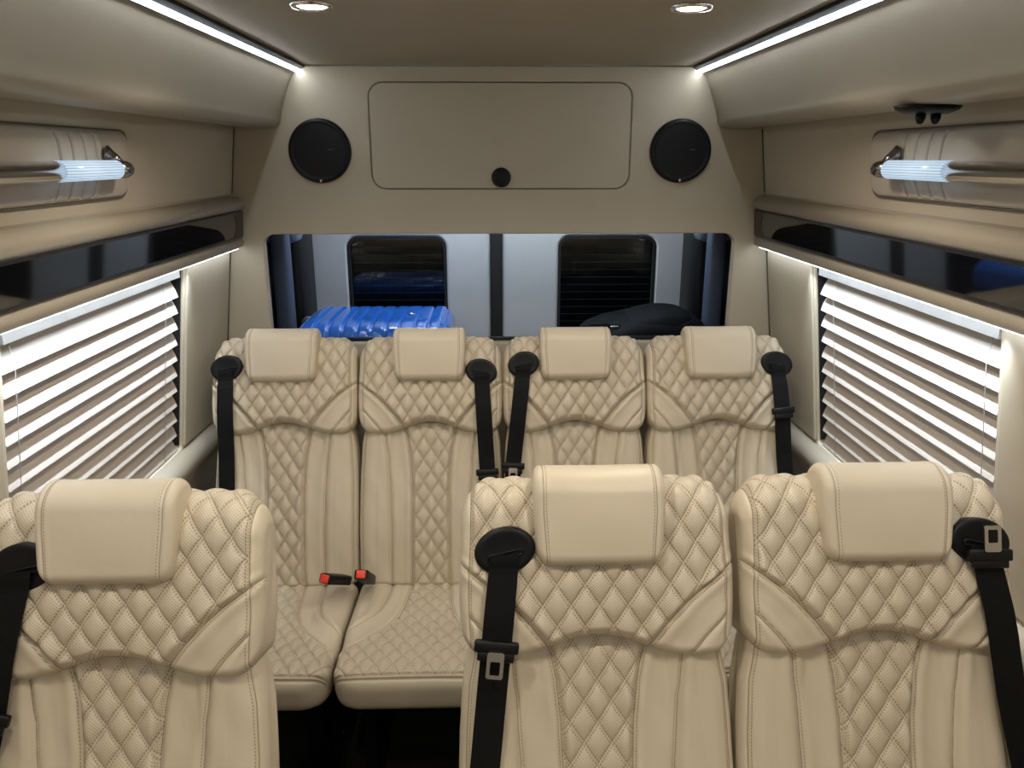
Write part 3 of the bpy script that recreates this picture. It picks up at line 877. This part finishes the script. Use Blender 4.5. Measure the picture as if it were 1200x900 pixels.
def seat_base(parent):
    b = box('seat_base', (-0.17, -0.36, 0.29), (0.17, 0.02, 0.345), M['black'], parent, 0.008)
    for x in (-0.15, 0.15):
        bm = bmesh.new()
        for lo, hi in (((x - 0.02, -0.34, 0.0), (x + 0.02, 0.04, 0.03)), ((x - 0.015, -0.30, 0.02), (x + 0.015, -0.22, 0.30)), ((x - 0.015, -0.08, 0.02), (x + 0.015, 0.0, 0.30))):
            q = bmesh.ops.create_cube(bm, size=1.0)
            for v in q['verts']:
                v.co = Vector([lo[i] + (v.co[i] + 0.5) * (hi[i] - lo[i]) for i in range(3)])
        link('leg', bm_mesh('leg', bm), M['black'], b)

def b3v(x, s, d): return Vector(B3(x, s, d))
BN = Vector((0, -math.cos(REC), math.sin(REC)))      # backrest normal
BS = Vector((0, math.sin(REC), math.cos(REC)))       # up along the backrest
def bmat(x, s, d, rot=0.0):
    o = b3v(x, s, d)
    m = Matrix(((1, BS.x, BN.x, o.x), (0, BS.y, BN.y, o.y), (0, BS.z, BN.z, o.z), (0, 0, 0, 1)))
    # columns: local x -> x, local y -> up, local z -> out; keep right handed by flipping x later if needed
    return m @ Matrix.Rotation(rot, 4, 'Z')

def surf_d(s):     # belt rides over the bulge of the shoulder panel, then hangs to the cushion side
    return float(np.interp(s, [-0.02, 0.10, 0.25, 0.36, 0.42, 0.46, 0.50, 0.56, 0.62], [0.016, 0.026, 0.026, 0.031, 0.040, 0.047, 0.051, 0.050, 0.040]))

def belt(parent, side, bx, bs, lean, tongue_s, tongue_kind, s_end=-0.01, rot=None, fk=1.0):
    """bezel at (bx, bs); lean = sideways shift of the webbing at the bottom; tongue_kind: 'hang', 'stop', 'top', None"""
    if rot is None: rot = R(12) * (1 if side < 0 else -1)
    m = bmat(bx, bs, 0.040, rot)
    D = Matrix.Diagonal((1.0, 0.76, 1.0, 1.0))
    bz = lathe('belt_bezel', [(0.001, 0.003), (0.025, 0.0032), (0.036, 0.0045), (0.043, 0.0045), (0.0462, 0.003), (0.0475, 0.000), (0.0475, -0.014)], M['black'], parent, 44, m @ D)
    # slot lip
    vs = [m @ Vector(p) for p in rrect3(-0.027, 0.027, -0.010, -0.002, 0.004, 0.0045)]
    tube('slot_lip', vs + [vs[0]], 0.0022, M['black'], bz, 8, cap=False)
    # webbing
    ns = 60
    s0 = bs - 0.004
    vs, fs, pv = [], [], []
    hwid = 0.0235
    for i in range(ns):
        f = i / (ns - 1)
        s = s0 + (s_end - s0) * f
        x = bx + lean * min(f / fk, 1.0)
        d = surf_d(s) + (0.010 * math.exp(-((s - s0) / 0.02) ** 2))
        wd = hwid * (1 - 0.10 * math.exp(-f * 20))
        for (ox, od) in ((-wd, 0), (-wd * 0.5, 0.0007), (0, 0.001), (wd * 0.5, 0.0007), (wd, 0), (wd, -0.0016), (0, -0.0012), (-wd, -0.0016)):
            vs.append(tuple(b3v(x + ox, s + ox * 0.05, d + od))); pv.append(s)
    for i in range(ns - 1):
        for j in range(8):
            fs.append((i * 8 + j, i * 8 + (j + 1) % 8, (i + 1) * 8 + (j + 1) % 8, (i + 1) * 8 + j))
    fs.append(tuple(range(8))); fs.append(tuple((ns - 1) * 8 + j for j in range(8)))
    me = bpy.data.meshes.new('seat_belt'); me.from_pydata(vs, [], fs)
    at = me.attributes.new('pv', 'FLOAT', 'POINT'); at.data.foreach_set('value', np.array(pv, dtype=np.float32))
    bm = bmesh.new(); bm.from_mesh(me); bmesh.ops.recalc_face_normals(bm, faces=bm.faces); bm.to_mesh(me); bm.free()
    wb = link('seat_belt', me, M['belt'], parent)
    if tongue_kind:
        f = (tongue_s - s0) / (s_end - s0)
        x = bx + lean * min(f / fk, 1.0)
        flip = 1 if tongue_kind == 'top' else -1
        ang = math.atan2(lean, s0 - s_end) if tongue_kind != 'top' else 0.0
        mm = bmat(x, tongue_s, surf_d(tongue_s) + (0.014 if tongue_kind == 'top' else 0.006), ang)
        def pbox(name, lo, hi, mat, par, bev):
            o = box(name, lo, hi, mat, par, bev)
            o.data.transform(mm)
            return o
        h = pbox('latch_plate', (-0.034, -0.009, -0.005), (0.034, 0.009, 0.006), M['black'], wb, 0.003)
        pbox('slide', (-0.028, -0.022 if flip < 0 else -0.020, -0.004), (0.028, -0.008, 0.0045), M['black'], h, 0.002)
        if tongue_kind in ('hang', 'top'):
            y0, y1 = (-0.046, -0.006) if flip < 0 else (0.006, 0.046)
            outer = rrect(-0.013, 0.013, y0, y1, 0.004, 4)
            hole = rrect(-0.0075, 0.0075, (y0 + 0.006) if flip < 0 else (y1 - 0.026), (y0 + 0.026) if flip < 0 else (y1 - 0.006), 0.002, 3)
            plate('tongue', outer, [hole], lambda a, b, d: mm @ Vector((a, b, 0.0065 + d)), 0.0028, M['steel'], h)
    return wb

def rrect3(x0, x1, y0, y1, r, z):
    return [(p[0], p[1], z) for p in rrect(x0, x1, y0, y1, r, 4)]

def buckle(parent, x, y, z, yaw, pitch):
    m = Matrix.Translation((x, y, z)) @ Matrix.Rotation(yaw, 4, 'Z') @ Matrix.Rotation(pitch, 4, 'X')
    o = box('buckle', (-0.019, -0.075, -0.013), (0.019, 0.04, 0.013), M['black'], parent, 0.005, 3); o.data.transform(m)
    r = box('release_button', (-0.013, -0.0785, -0.0105), (0.013, -0.066, 0.0105), M['red'], o, 0.002); r.data.transform(m)

def seat(label, xc, yj, belt_side, bx, bs, lean, tongue_s, kind, sx=1.0, group=None, buck=None, s_end=-0.01, rot=None, rz=0.0, fk=1.0):
    t = thing('passenger_seat', label, 'seat', (xc, yj, 0.0), rz, group)
    t.scale = (sx, 1, 1)
    link('shoulder_panel', me_shoulder, None, t)
    link('back_cushion', me_back if sx < 1 else me_back_wide, None, t)
    link('headrest', me_head, None, t).scale.x = 1.0 / sx
    link('seat_cushion', me_seat, None, t)
    seat_base(t)
    belt(t, belt_side, bx * belt_side, bs, lean * belt_side, tongue_s, kind, s_end, rot, fk)
    if buck: buckle(t, *buck)
    return t

YR, YFR = 1.95, 0.919
GR, GF = 'rear bench of four seats', 'front row of three seats'
seat('cream quilted rear seat beside the left-hand blind, its back bench end', -0.620, YR, -1, 0.163, 0.616, 0.006, None, None, 0.945, GR, buck=(0.178, -0.070, 0.493, R(-24), R(-30)))
seat('cream quilted rear seat in front of the blue suitcase, second from the left-hand blind', -0.2067, YR, 1, 0.155, 0.602, 0.035, 0.318, 'stop', 0.945, GR, buck=(-0.182, -0.060, 0.490, R(-4), R(-38)))
seat('cream quilted rear seat just right of the bench centre, silver tongue low on its belt', 0.2067, YR, -1, 0.156, 0.622, 0.034, 0.335, 'hang', 0.945, GR, fk=0.46)
seat('cream quilted rear seat beside the right-hand blind, black bag behind it', 0.620, YR, 1, 0.172, 0.618, 0.050, 0.485, 'stop', 0.945, GR)
seat('cream quilted front seat alone across the aisle, beside the left-hand blind', -0.596, 0.882, -1, 0.128, 0.602, 0.135, 0.385, 'stop', 1.0, GF)
seat('cream quilted front seat in the middle, silver belt tongue halfway down its back', 0.135, YFR, -1, 0.146, 0.600, 0.060, 0.457, 'hang', 1.0, GF)
seat('cream quilted front seat beside the right-hand wall, silver belt tongue up at its bezel', 0.583, YFR, 1, 0.150, 0.606, 0.130, 0.588, 'top', 1.0, GF)

# ------------------------------------------------------------------ world, camera, colour
w = bpy.data.worlds.new('night'); scene.world = w
w.use_nodes = True
w.node_tree.nodes['Background'].inputs[0].default_value = (0.02, 0.024, 0.03, 1)
w.node_tree.nodes['Background'].inputs[1].default_value = 0.3

cd = bpy.data.cameras.new('camera'); cam = bpy.data.objects.new('camera', cd); COL.objects.link(cam)
cam.location = (-0.027, 0.0, 1.60)
cam.rotation_euler = (R(90 - 16.4), 0, R(-1.46))
cd.sensor_width = 36.0; cd.lens = 902 / 1200 * 36.0; cd.clip_start = 0.02
scene.camera = cam
vs_ = scene.view_settings
vs_.view_transform = 'Standard'; vs_.look = 'None'; vs_.gamma = 1.0; vs_.exposure = -0.06
vs_.use_curve_mapping = False
